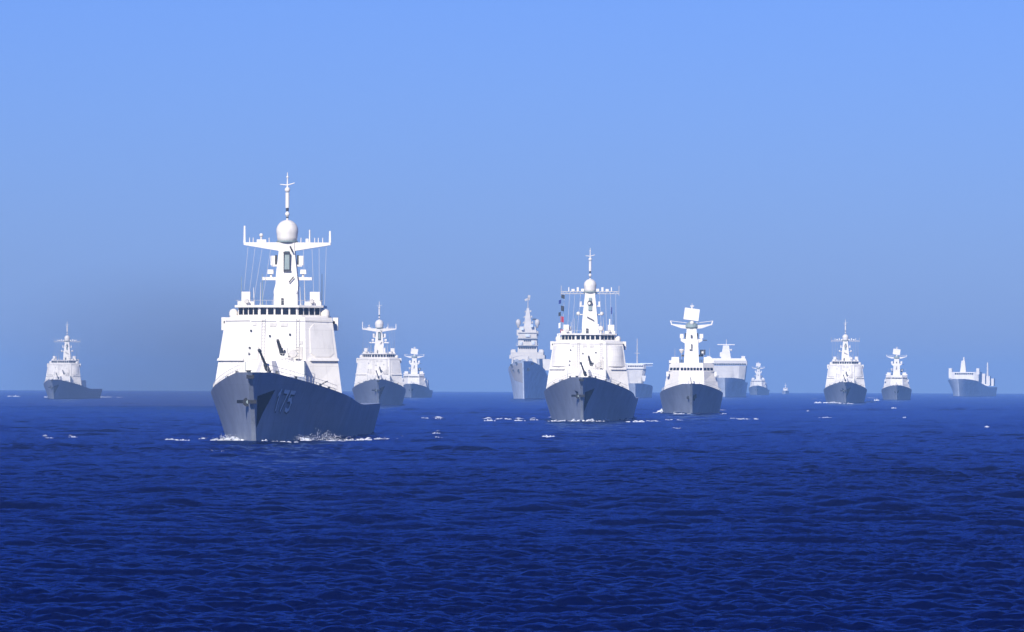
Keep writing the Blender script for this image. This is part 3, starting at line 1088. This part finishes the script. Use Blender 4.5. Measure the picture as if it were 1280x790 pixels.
place(A, 318, 770, 1.3)

Dd = copy_tree(A, None, skip=('hull_number', 'hull_number_outline'))
tag(Dd, 'smaller destroyer with a solid mast crossarm behind the stern of destroyer 175', 'warship')
place(Dd, 473, 2080, -1.0)

B, HB = destroyer('yard')
tag(B, 'destroyer flying red signal flags from the lattice yard of its mast', 'warship', 'destroyers in the fleet')
place(B, 728, 1215, 2.0)
J = copy_tree(B)
tag(J, 'destroyer with lattice yard and foam at its bow beside a small frigate', 'warship')
place(J, 1057, 2580, 3.1)
Mm = copy_tree(B)
tag(Mm, 'faded destroyer sailing alone, with lattice yard and thin foam beneath it', 'warship')
place(Mm, 67, 2790, 1.0)
# signal flags on the centre destroyer's starboard halyard
mastB = [c for c in B.children if c.name.startswith('mast') and not c.name.startswith('mast_')][0]
for k, (z, mt, w, h) in enumerate(((26.0, 'dark', .9, .8), (24.9, 'blue', 1.0, .8), (23.5, 'dark', .8, 1.1), (22.3, 'dark', 1.0, .8), (21.2, 'red', .8, 1.2), (19.9, 'cloth', .9, 1.1), (18.7, 'red', 1.0, .7), (17.9, 'cloth', 1.3, .7))):
    m = MB()
    x0 = -6.0 - 0.02 * k
    rows = []
    for i in range(6):
        f = i / 5
        ww = 0.12 * math.sin(f * 5 + k)
        rows.append([Vector((x0 + f * w * (-.5 if k % 2 else .8), 66 + ww - (26 - z) * .3, z - h / 2 - .15 * f)), Vector((x0 + f * w * (-.5 if k % 2 else .8), 66 + ww - (26 - z) * .3, z + h / 2 - .15 * f)),
                     Vector((x0 + f * w * (-.5 if k % 2 else .8), 66.04 + ww - (26 - z) * .3, z + h / 2 - .15 * f)), Vector((x0 + f * w * (-.5 if k % 2 else .8), 66.04 + ww - (26 - z) * .3, z - h / 2 - .15 * f))])
    m.loft(rows)
    m.build('signal_flag', mt, mastB)
for x in (4.6, 4.2):
    m = MB()
    m.box((x, 66, 23.0 if x > 4.4 else 20.5), (.25, .06, 1.5), rz=.2)
    m.build('signal_flag', 'blue' if x > 4.4 else 'cloth', mastB)

# ------------------------------------------------------------------ frigates
def frigate():
    T = empty('frigate')
    H = Hull(128, 7.9, 6.6, 7.7, 4.0, 80, rake=7, fd=0.38)
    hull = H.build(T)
    H.patch([(0.5, 4.8), (1.3, 5.0), (0.75, 3.3), (0.32, 3.6)], 0.03, 'anchor_pocket_shade', 'bow_shade', hull)  # bow shadow painted as a dark plate on the hull
    m = MB()
    y = H.y_from_x(0.7, 4.2)
    m.lathe((-0.7, y - .25, 4.2), [(0.5, -.3), (0.5, .3)], 12, 'Y')
    m.box((0.9, H.y_from_x(.9, 4.6) - .2, 4.6), (.9, .4, 1.0))
    m.build('anchor', 'black', hull)
    H.rails(T, -2, 36)
    zg = H.sheer(22)
    g = MB()
    g.lathe((0, 22, zg - .1), [(1.3, 0), (1.3, .35)], 16)
    g.loft([ring([(-.7, 20.2), (.7, 20.2), (1.2, 21.5), (1.1, 23.6), (-1.1, 23.6), (-1.2, 21.5)], zg + .25), ring([(-.45, 21), (.45, 21), (.8, 21.8), (.8, 23.3), (-.8, 23.3), (-.8, 21.8)], zg + 2.2)])
    gun = g.build('main_gun', 'white', T)
    b = MB()
    b.tube((0, 21, zg + 1.2), (-.2, 18.2, zg + 3.0), .12, .09, 8)
    b.build('barrel', 'dark', gun)
    m = MB()
    m.box((1.4, 26, H.sheer(26) + .7), (.25, .25, 1.6)); m.box((-.6, 14, H.sheer(14) + .4), (.8, .6, .8))
    m.build('deck_fitting', 'dark', T)
    rings = [(3.6, 3.4, 7.5, 37), (8.4, 3.3, 6.7, 37.9), (10.9, 3.2, 6.1, 38.4)]
    m = MB()
    m.loft([ring(octo(f, w, y, 4.4, 66), z) for z, f, w, y in rings])
    sp = m.build('superstructure', 'white', T)
    br = MB()
    br.loft([ring(octo(3.0, 5.9, 38.9, 3.0, 50), 10.85), ring(octo(2.9, 5.7, 39.2, 3.0, 50), 13.1)])
    bridge = br.build('bridge', 'white', T)
    windows_on(bridge, (-2.85, 38.95), (2.85, 38.95), 7, 11.15, 11.85, .8, lean=-.12, thick=.1)
    windows_on(bridge, (-5.6, 41.75), (-3.1, 39.1), 3, 11.15, 11.85, .8, lean=-.12, thick=.1)
    windows_on(bridge, (3.1, 39.1), (5.6, 41.75), 3, 11.15, 11.85, .8, lean=-.12, thick=.1)
    for sd in (-1, 1):
        m = MB()
        m.box((sd * 4.2, 43.5, 13.8), (2.1, 3, 1.6), top=(.9, .9)); m.box((sd * 4.9, 42.6, 13.4), (1.8, 2, .7))
        m.build('roof_locker', 'white', T)
        m = MB()
        m.box((sd * 6.2, 40.5, 10.2), (.6, 1.0, 1.2))
        m.build('wing_sensor', 'white', sp)
    m = MB()
    for sd in (-1, 1):
        for x in (2.2, 2.6, 3.0):
            m.box((sd * x, 42, 13.5), (.2, .3, .9))
    m.build('roof_fitting', 'dark', T)
    my = 50
    m = MB()
    m.loft([[Vector((-a, my - b, z)), Vector((a, my - b, z)), Vector((a, my + b, z)), Vector((-a, my + b, z))] for z, a, b in ((12.9, 1.95, 1.9), (17.2, 1.75, 1.7), (18.6, 1.75, 1.6), (19.4, 1.5, 1.5), (22.0, 1.25, 1.2))])
    mast = m.build('mast', 'white', T)
    for sd in (-1, 1):
        m = MB()
        q = lambda x, zb, zt, hy: [Vector((sd * x, my - hy, zb)), Vector((sd * x, my - hy, zt)), Vector((sd * x, my + hy, zt)), Vector((sd * x, my + hy, zb))]
        m.loft([q(1.2, 22.0, 22.9, .6), q(2.6, 22.1, 23.0, .5), q(5.2, 23.0, 23.25, .25)])
        arm = m.build('crossarm', 'white', mast)
        m = MB()
        m.box((sd * 5.3, my, 23.5), (.3, .3, 1.2), ry=sd * .3); m.tube((sd * 1.2, my, 23.5), (sd * 5.4, my, 24.0), .07)
        m.build('tip_antenna', 'white', arm)
        m = MB()
        m.loft([q(1.4, 18.0, 19.2, .7), q(2.8, 18.8, 19.6, .7)]); m.box((sd * 2.55, my, 20.1), (1.0, .9, 1.1), top=(.9, .9))
        m.build('side_platform', 'white', mast)
        m = MB()
        m.box((sd * 1.55, my, 20.1), (.35, .8, 1.5))
        if sd > 0:
            m.box((2.9, my - .5, 15.9), (1.2, 1, 1.3), rz=.3); m.box((2.4, my, 15.0), (1.4, .8, .5)); m.box((3.5, my, 19.0), (1.0, .3, .25))
        else:
            m.box((-2.3, my, 15.0), (.8, .8, .5))
        m.build('director', 'dark', mast)
        m = MB()
        if sd < 0:
            m.lathe((-2.6, my - .4, 16.2), [(.2, -.6), (.65, .2), (.5, .5)], 12)
        else:
            m.ball((2.9, my - 1.1, 15.8), .35, 10)
        m.build('director_dish', 'white', mast)
    m = MB()
    m.box((0, my - 1.75, 20.0), (.4, .3, .7)); m.box((0.05, my - 1.95, 17.4), (.25, .3, 1.2)); m.box((-.15, my - 1.95, 16.5), (.7, .3, .25))
    m.build('mast_fitting', 'dark', mast)
    m = MB()
    m.lathe((0, my, 21.9), [(1.3, 0), (1.75, .5), (1.6, 1.2), (.9, 1.7), (.6, 2.0)], 18)
    m.build('radar_pedestal', 'mesh', mast)
    m = MB()
    m.ball((0.1, my - 1.2, 23.5), .55, 12)
    m.build('pedestal_dome', 'white', mast, smooth=True)
    m = MB()
    m.box((0, my - .2, 25.7), (3.9, .6, 3.1), rx=-.15, ry=.13)
    m.build('radar_panel', 'white', mast)
    m = MB()
    m.tube((.1, my, 27.1), (.1, my, 28.0), .3, .2); m.box((.1, my, 27.9), (1.0, .4, .3)); m.tube((.1, my, 28), (.1, my, 28.6), .08)
    m.build('topmast', 'white', mast)
    for (x, yy, h) in ((-4.3, 46, 3.8), (-2.6, 47, 4.2), (3.2, 47, 3.6), (4.7, 48, 4.0)):
        whip(T, (x, yy, 13.0), h, .05)
    m = MB()
    m.loft([ring([(-3.2, 70), (3.2, 70), (3.2, 82), (-3.2, 82)], 3.6), ring([(-2.4, 71), (2.4, 71), (2.4, 81), (-2.4, 81)], 12.5)])
    fn = m.build('funnel', 'white', T)
    m = MB(); m.box((0, 76, 12.9), (3.6, 7, .8)); m.build('funnel_cap', 'black', fn)
    m = MB()
    m.loft([ring([(-6.6, 88), (6.6, 88), (6.6, 107), (-6.6, 107)], 3.6), ring([(-5.9, 89), (5.9, 89), (5.9, 106), (-5.9, 106)], 9.8)])
    m.build('hangar', 'white', T)
    return T, H

C, HC = frigate()
tag(C, 'largest frigate, bow on, with a square white panel tilted on its mast', 'warship', 'frigates in the fleet')
place(C, 864.5, 1530, 1.7)
for px, d, yaw, lb in ((1121, 3230, 3.6, 'small frigate between a lattice yard destroyer and the faded gantry supply ship'),
                       (514, 3350, 1.2, 'small frigate next to the smaller destroyer with a solid mast crossarm'),
                       (946, 5200, 4.0, 'tiny faded frigate half behind the broad boxy supply ship')):
    o = copy_tree(C)
    tag(o, lb, 'warship')
    place(o, px, d, yaw)

# ------------------------------------------------------------------ auxiliaries
def tower_ship():
    T = empty('landing_ship')
    H = Hull(150, 9.4, 7.6, 19.5, 12.0, 60, rake=9, fd=.24, fw=.4)
    hl = H.build(T, nt=24, mat='hazed_pale_hull')
    H.patch([(0.5, 18.9), (8.6, 16.6), (5.6, 9.6), (0.5, 8.2)], 0.06, 'sunlit_bow_patch', 'pale', hl, side=-1)  # pale plate paints the sunlight on the starboard bow
    # mooring openings, winch house and crane on the high bow
    m = MB()
    for x, z, w, h in ((-6.6, 17.5, 1.6, .9), (-3.6, 18.6, 1.6, .8), (4.2, 18.2, 1.6, .8), (-5.6, 14.8, 1.0, .8), (2.2, 15.2, 1.4, 1.6), (-2.4, 14.6, 1.2, 1.5)):
        y = H.y_from_x(abs(x), z)
        m.box((x, y - .1, z), (w, 1.2, h), rz=(.8 if x > 0 else -.8))
    m.build('mooring_opening', 'dark', hl)
    m = MB()
    m.box((-2.5, 18, 20.2), (9.5, 6, 4.0), top=(.86, .8)); m.box((4.6, 20, 19.8), (3.0, 4, 3.0), top=(.8, .8))
    m.build('winch_house', 'pale', T)
    m = MB()
    m.tube((-6.5, 12, 18.5), (-6.5, 12, 22.0), .5); m.tube((-6.5, 12, 21.6), (-1.5, 11, 22.6), .3, .2); m.tube((1.6, 9, 19), (1.6, 9, 21.6), .35)
    m.build('deck_crane', 'pale', T)
    m = MB()
    for x in (-4.4, -1.0, 2.6):
        m.lathe((x, 13.5, 19.4), [(1.3, -.7), (1.3, .7)], 14, 'Y')
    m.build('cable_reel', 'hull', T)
    m = MB()
    m.loft([ring([(-7, 30), (7, 30), (7, 70), (-7, 70)], 11), ring([(-6.5, 31), (6.5, 31), (6.5, 68), (-6.5, 68)], 21)])
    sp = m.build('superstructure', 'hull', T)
    m = MB()
    m.box((0, 40, 21.9), (18.5, 14, 2.0)); m.box((0, 40, 23.6), (17.0, 13.0, 1.4))
    m.build('bridge_deck', 'pale', T)
    m = MB()
    for sd in (-1, 1):
        m.box((sd * 7.2, 36, 24.9), (2.6, 4, 1.8), top=(.7, .7)); m.tube((sd * 8.4, 35, 22), (sd * 8.4, 35, 25.5), .3)
    m.build('bridge_wing', 'pale', T)
    m = MB()
    m.box((0, 41, 29.5), (10.2, 10, 11.0), top=(.94, .94))
    tw = m.build('tower', 'pale', T)
    windows_on(tw, (-4.6, 35.75), (4.6, 35.75), 8, 26.2, 27.0, .7)
    windows_on(tw, (-2.0, 35.95), (2.0, 35.95), 4, 30.0, 30.6, .7)
    m = MB()
    m.box((0, 41, 36.2), (9.6, 8, 3.2), top=(.86, .9)); m.box((-5.0, 40, 34.6), (1.5, 3, 3.0)); m.box((4.9, 40, 34.2), (1.4, 3, 2.4))
    m.build('upper_tower', 'pale', T)
    m = MB()
    for sd in (-1, 1):
        m.lathe((sd * 5.0, 40, 37.0), [(.5, 0), (.6, 1.2), (1.2, 1.9), (1.35, 3.0), (1.1, 4.1), (.3, 4.7)], 14)
    m.build('side_dome', 'pale', T, smooth=True)
    m = MB()
    m.box((3.4, 40.5, 41.6), (2.2, .5, .8))
    m.build('radar_arm', 'dark', T)
    m = MB()
    m.loft([[Vector((-a, 41 - a, z)), Vector((a, 41 - a, z)), Vector((a, 41 + a, z)), Vector((-a, 41 + a, z))] for z, a in ((37.5, 2.0), (42, 1.5), (47.5, .6))])
    ms = m.build('mast', 'pale', T)
    m = MB()
    for z, w in ((39.6, 5.6), (42.6, 4.6), (45.4, 3.4)):
        m.box((0, 41, z), (w, .9, .35)); m.box((w * .42, 40.6, z + .5), (.7, .7, .9)); m.box((-w * .38, 40.6, z + .4), (.6, .7, .6))
    m.build('mast_yard', 'pale', ms, split=False)
    for z, w, y in ((27.9, 11.6, 35.2), (31.6, 10.8, 35.5), (34.6, 10.2, 36.3)):
        m = MB()
        m.box((0, y, z), (w, 1.6, .3))
        for k in range(9):
            m.tube((-w / 2 + w * k / 8, y - .7, z), (-w / 2 + w * k / 8, y - .7, z + 1.1), .05, n=4)
        m.tube((-w / 2, y - .7, z + 1.1), (w / 2, y - .7, z + 1.1), .05, n=4)
        m.build('gallery', 'pale', T)
    for x, z, w, h in ((-3.2, 29.0, 1.3, 1.5), (3.1, 29.2, 1.5, 1.8), (0.2, 33.0, 2.2, 1.3), (-2.6, 36.6, 1.3, 1.2), (2.4, 38.2, 1.2, 1.4)):
        m = MB()
        m.box((x, 35.6, z), (w, 1.4, h))
        m.build('equipment_box', 'hazed_pale_hull', T)
    m = MB()
    m.tube((0, 41, 47), (0, 41, 54), .25, .15); m.box((-.4, 41, 52.2), (2.8, .5, 1.0), ry=-.5); m.box((.5, 41, 53), (1.2, .5, 2.6), ry=.15)
    m.build('mast_radar', 'pale', ms)
    m = MB()
    m.box((6, 110, 18), (7, 24, 6), top=(.9, .9)); m.tube((9.4, 100, 20), (15.5, 100, 20.6), .9)
    m.build('after_house', 'pale', T)
    return T

Ft = tower_ship()
tag(Ft, 'tall landing ship with a stepped white tower and a pale flared bow', 'warship')
place(Ft, 655, 3150, 3.0)

def box_ship():
    T = empty('supply_ship')
    H = Hull(175, 12.6, 11.0, 12.5, 9.5, 60, rake=7, fd=.16, fw=.3)
    H.build(T, mat='hazed_pale_hull')
    m = MB()
    m.loft([ring(octo(8.5, 12.2, 30, 3, 70), 9.0), ring(octo(9.0, 13.6, 30, 3, 68), 20.5)])
    sp = m.build('superstructure', 'pale', T)
    m = MB()
    m.box((0, 42, 22.4), (28.5, 17, 3.0), top=(.99, 1))
    br = m.build('bridge_deck', 'pale', T)
    windows_on(br, (-13.6, 33.4), (13.6, 33.4), 18, 21.1, 22.0, .86)
    m = MB()
    m.box((0, 44, 24.7), (27, 12, 1.6), top=(.97, .9))
    m.build('bridge_roof', 'white', br)
    m = MB()
    m.box((3.5, 32.5, 14), (4.2, 5, 6.5)); m.box((-7, 31.5, 12.5), (5, 3, 3.5))
    m.build('front_house', 'pale', T)
    m = MB()
    m.loft([[Vector((-a, 44 - a, z)), Vector((a, 44 - a, z)), Vector((a, 44 + a, z)), Vector((-a, 44 + a, z))] for z, a in ((25, 3.4), (31, 2.4), (34, 2.0))])
    m.box((-3.0, 44, 28), (2.2, 2, 3.0))
    ms = m.build('mast', 'white', T)
    m = MB()
    m.box((0, 44, 34.6), (11.5, .6, .6)); m.tube((.2, 44, 34), (.2, 44, 38), .2); m.ball((3.4, 43.5, 31), .8, 10)
    m.build('mast_yard', 'white', ms)
    m = MB()
    for sd in (-1, 1):
        m.box((sd * 11.5, 40, 26.2), (2.4, 2, 1.6))
    m.build('roof_locker', 'white', T)
    m = MB()
    m.loft([ring([(-10, 140), (10, 140), (10, 165), (-10, 165)], 9), ring([(-9, 141), (9, 141), (9, 164), (-9, 164)], 19)])
    m.build('after_house', 'pale', T)
    return T

Hh = box_ship()
tag(Hh, 'broad boxy supply ship with a long line of bridge windows behind a frigate', 'warship')
place(Hh, 906, 4000, 3.2)

def far_aux():
    T = empty('supply_ship')
    H = Hull(170, 11.5, 10, 13.5, 7.0, 100, rake=8, fd=.2, fw=.35, pw=1.0)
    H.build(T, mat='hazed_pale_hull')
    m = MB()
    m.loft([ring(octo(8, 11.2, 34, 2, 60), 10.5), ring(octo(8, 11.6, 34, 2, 58), 19.0)])
    sp = m.build('superstructure', 'white', T)
    windows_on(sp, (-7.6, 33.9), (7.6, 33.9), 9, 17.0, 18.2, .8)
    m = MB()
    m.box((-11.2, 38, 18), (2.4, 6, 8)); m.box((10.8, 38, 19.5), (2.4, 6, 5))
    m.build('bridge_wing', 'white', T)
    m = MB()
    m.box((-1.8, 44, 23.5), (4.6, 5, 9), top=(.6, .6)); m.tube((-1.4, 44, 27), (-1.4, 44, 31), .9, .5)
    m.build('mast', 'white', T)
    m = MB()
    m.box((.5, 84, 13.0), (22, 8, 7)); m.box((.5, 118, 12.2), (22, 9, 7.4)); m.box((2, 146, 11), (19, 10, 6)); m.box((3, 119, 16.9), (9, 7, 2))
    m.build('after_house', 'white', T)
    m = MB()
    m.tube((7.5, 132, 12), (7.5, 132, 27), .9, .5)
    m.build('gantry_post', 'white', T)
    return T

def wing_ship():
    T = empty('support_ship')
    H = Hull(150, 10.2, 9, 8.5, 6.0, 60, rake=6, fd=.25, fw=.35)
    H.build(T, mat='hazed_pale_hull')
    m = MB()
    m.loft([ring(octo(3, 4.2, 34, 2, 60), 5.5), ring(octo(4.5, 6.5, 34, 2, 58), 17.5)])
    sp = m.build('superstructure', 'pale', T)
    m = MB()
    m.loft([ring(octo(5, 6.5, 33, 2, 48), 17.4), ring(octo(5, 6.2, 33, 2, 48), 20.3)])
    br = m.build('bridge', 'white', T)
    windows_on(br, (-4.8, 32.95), (4.8, 32.95), 7, 18.6, 19.4, .8)
    m = MB()
    m.box((0, 38, 20.6), (21.5, 7, .6)); m.box((7.4, 38, 19.7), (6.0, 4, 1.3)); m.box((-7.4, 38, 19.7), (6.0, 4, 1.3))
    m.build('bridge_wing', 'hazed_pale_hull', T)
    m = MB()
    m.tube((1, 40, 20.5), (1, 40, 36), .45, .2); m.box((1, 40, 27), (3.2, .3, .3))
    m.build('mast', 'pale', T)
    m = MB()
    m.box((5.2, 30, 11.5), (2.6, 6, 3.4), top=(.5, .8), rx=math.pi)
    m.build('workboat', 'white', T)
    return T

G = wing_ship()
tag(G, 'low support ship with wide bridge wings mostly hidden behind the destroyer flying red flags', 'ship')
place(G, 794, 3700, 1.6)

Ll = far_aux()
tag(Ll, 'faded supply ship with a square white bridge and one tall gantry post', 'ship')
place(Ll, 1199, 4800, 11.0)


def patrol_boat():
    T = empty('patrol_boat')
    H = Hull(38, 3.4, 3.0, 3.4, 2.4, 20, rake=3, fd=.3, fw=.4)
    H.build(T, nu=24, nt=6, mat='hazed_pale_hull')
    m = MB()
    m.loft([ring(octo(1.2, 2.6, 12, 1.2, 24), 2.2), ring(octo(1.0, 2.2, 12.8, 1.2, 23), 6.2)])
    cb = m.build('cabin', 'white', T)
    windows_on(cb, (-.9, 12.6), (.9, 12.6), 3, 5.2, 5.8, .8)
    m = MB()
    m.tube((0, 17, 6), (0, 17, 11), .35, .2); m.box((0, 17, 8.6), (2.6, .4, .3))
    m.build('mast', 'white', T)
    return T

Pb = patrol_boat()
tag(Pb, 'tiny faint patrol boat on the horizon between the faded frigate and a foaming destroyer', 'boat')
place(Pb, 982, 6200, 3.0)

# ------------------------------------------------------------------ white water at the bows
fm, ft, fb_ = new_mat('sea_foam')
fb_.inputs['Base Color'].default_value = (0.86, 0.88, 0.9, 1)
fb_.inputs['Roughness'].default_value = 0.9
fb_.inputs['Specular IOR Level'].default_value = 0.1
fn_ = ft.nodes.new('ShaderNodeTexNoise'); fn_.inputs['Scale'].default_value = 4.0; fn_.inputs['Detail'].default_value = 5
fbp = ft.nodes.new('ShaderNodeBump'); fbp.inputs['Distance'].default_value = 0.15
ft.links.new(fn_.outputs['Fac'], fbp.inputs['Height']); ft.links.new(fbp.outputs['Normal'], fb_.inputs['Normal'])
MAT['foam'] = fm

def bow_wave(label, clusters, spray=None):
    """clusters: photo column, photo row of the foot, width and height in photo pixels"""
    rnd = random.Random(int(clusters[0][0] * 7 + clusters[0][1]))
    m = MB()
    c0 = Vector(px_to_sea(clusters[0][0], clusters[0][1]) + (0,))
    for (px, py, w, h) in clusters:
        x, d = px_to_sea(px, py)
        k = d / F_PX
        W, Hh_ = w * k, h * k * 0.8
        W *= 1.25
        tilt = rnd.uniform(-.3, .3)
        ph0, ph1 = rnd.uniform(0, 6), rnd.uniform(0, 6)
        for i in range(int(30 + w * 9)):
            t = rnd.uniform(-1, 1)
            env = (1 - t * t) * (0.45 + 0.3 * math.sin(t * 4 + ph0) + 0.35 * math.sin(t * 11 + ph1))
            if env < rnd.uniform(0.02, 0.35): continue
            r = Hh_ * rnd.uniform(.05, .11)
            z = rnd.random() ** 1.8 * Hh_ * env * 0.75
            p = Vector((x + t * W * .5, d + rnd.uniform(-1, 1) * (0.4 + W * .05) + tilt * t * 2, sea_level(d) + z + 0.16)) - c0
            nn = 6
            rings = []
            for a in range(1, 4):
                ph = math.pi * a / 4
                rings.append([p + Vector((r * 2.4 * math.sin(ph) * math.cos(2 * math.pi * b / nn) * rnd.uniform(.6, 1.4),
                                          r * 2.0 * math.sin(ph) * math.sin(2 * math.pi * b / nn) * rnd.uniform(.6, 1.4),
                                          -r * math.cos(ph) * rnd.uniform(.6, 1.2))) for b in range(nn)])
            m.loft(rings)
    o = m.build('bow_wave', 'foam', None, smooth=True, split=False)
    o.location = c0
    tag(o, label, kind='stuff')
    if spray:
        m = MB()
        for (px, py, w, h, n) in spray:
            x, d = px_to_sea(px, py)
            k = d / F_PX
            for i in range(n):
                t = rnd.gauss(0, .4)
                z = abs(rnd.gauss(0, .45)) * h * k * max(.1, 1 - .3 * t)
                p = Vector((x + t * w * k * .5 - z * .35, d + rnd.uniform(-1.2, 1.2), z)) - c0
                m.ball(p, rnd.uniform(.02, .055), 5)
        m.build('spray', 'foam', o, split=False)
    return o

bow_wave('broken line of white foam round the bow of destroyer 175',
         [(318, 552.5, 10, 6), (288, 552, 26, 5), (304, 552.5, 16, 7), (330, 553.5, 14, 5), (270, 552, 16, 4), (361, 554.5, 24, 4), (386, 554, 30, 4), (346, 554, 16, 3), (384, 553, 14, 6), (254, 550, 8, 3), (216, 551, 18, 3), (232, 552, 10, 3), (456, 551.5, 16, 6), (470, 550.5, 40, 3.5), (486, 550.5, 34, 3), (505, 551, 26, 2.5), (548, 549, 9, 3.5), (546, 543, 8, 3), (412, 553, 34, 3.5), (436, 552, 22, 4), (92, 548, 10, 3), (62, 549, 8, 2), (268, 567, 10, 2), (280, 566, 8, 1.5)],
         [(412, 552.5, 56, 12, 220), (318, 552, 26, 10, 400), (290, 551.5, 34, 7, 350), (384, 553.5, 26, 7, 300)])
bow_wave('line of white foam under the bow of the destroyer flying flags',
         [(722, 527.6, 18, 6), (694, 527.6, 14, 4), (707, 527.6, 14, 4), (738, 527.6, 16, 6), (752, 527.6, 8, 3), (757, 526.6, 10, 5), (778, 525.6, 20, 4), (795, 528.6, 24, 5), (812, 527.6, 26, 3), (668, 526, 10, 3), (650, 527, 12, 4), (630, 525, 16, 4), (612, 527, 12, 4), (686, 547, 13, 4), (548, 525, 8, 3), (530, 524, 16, 3), (842, 526, 20, 2.5)],
         [(752, 525.6, 16, 14, 260), (722, 525.6, 30, 8, 200)])
bow_wave('white foam at the bow of the frigate with the square radar panel',
         [(856, 518.4, 26, 3), (824, 517.4, 14, 4), (826, 515.4, 6, 7), (842, 517.4, 14, 3), (872, 518.4, 12, 2), (905, 518.4, 10, 2), (846, 537, 12, 3), (930, 525, 14, 3), (946, 525, 5, 3), (918, 524, 10, 2)])
bow_wave('foam flanking the bow of the destroyer beside a small frigate',
         [(1040, 504.2, 24, 3.5), (1026, 504.2, 14, 4), (1058, 505.2, 16, 2.5), (1090, 503.2, 14, 4), (1096, 501.2, 6, 5), (1032, 523, 14, 2), (1118, 511, 6, 3), (1010, 515, 4, 3), (1131, 523, 3, 3)])
bow_wave('thin white foam under the faded destroyer sailing alone',
         [(61, 497, 14, 3), (80, 497, 6, 2), (12, 496, 6, 2.5), (21, 496, 8, 3), (118, 497, 30, 2.5), (135, 497, 34, 2)])
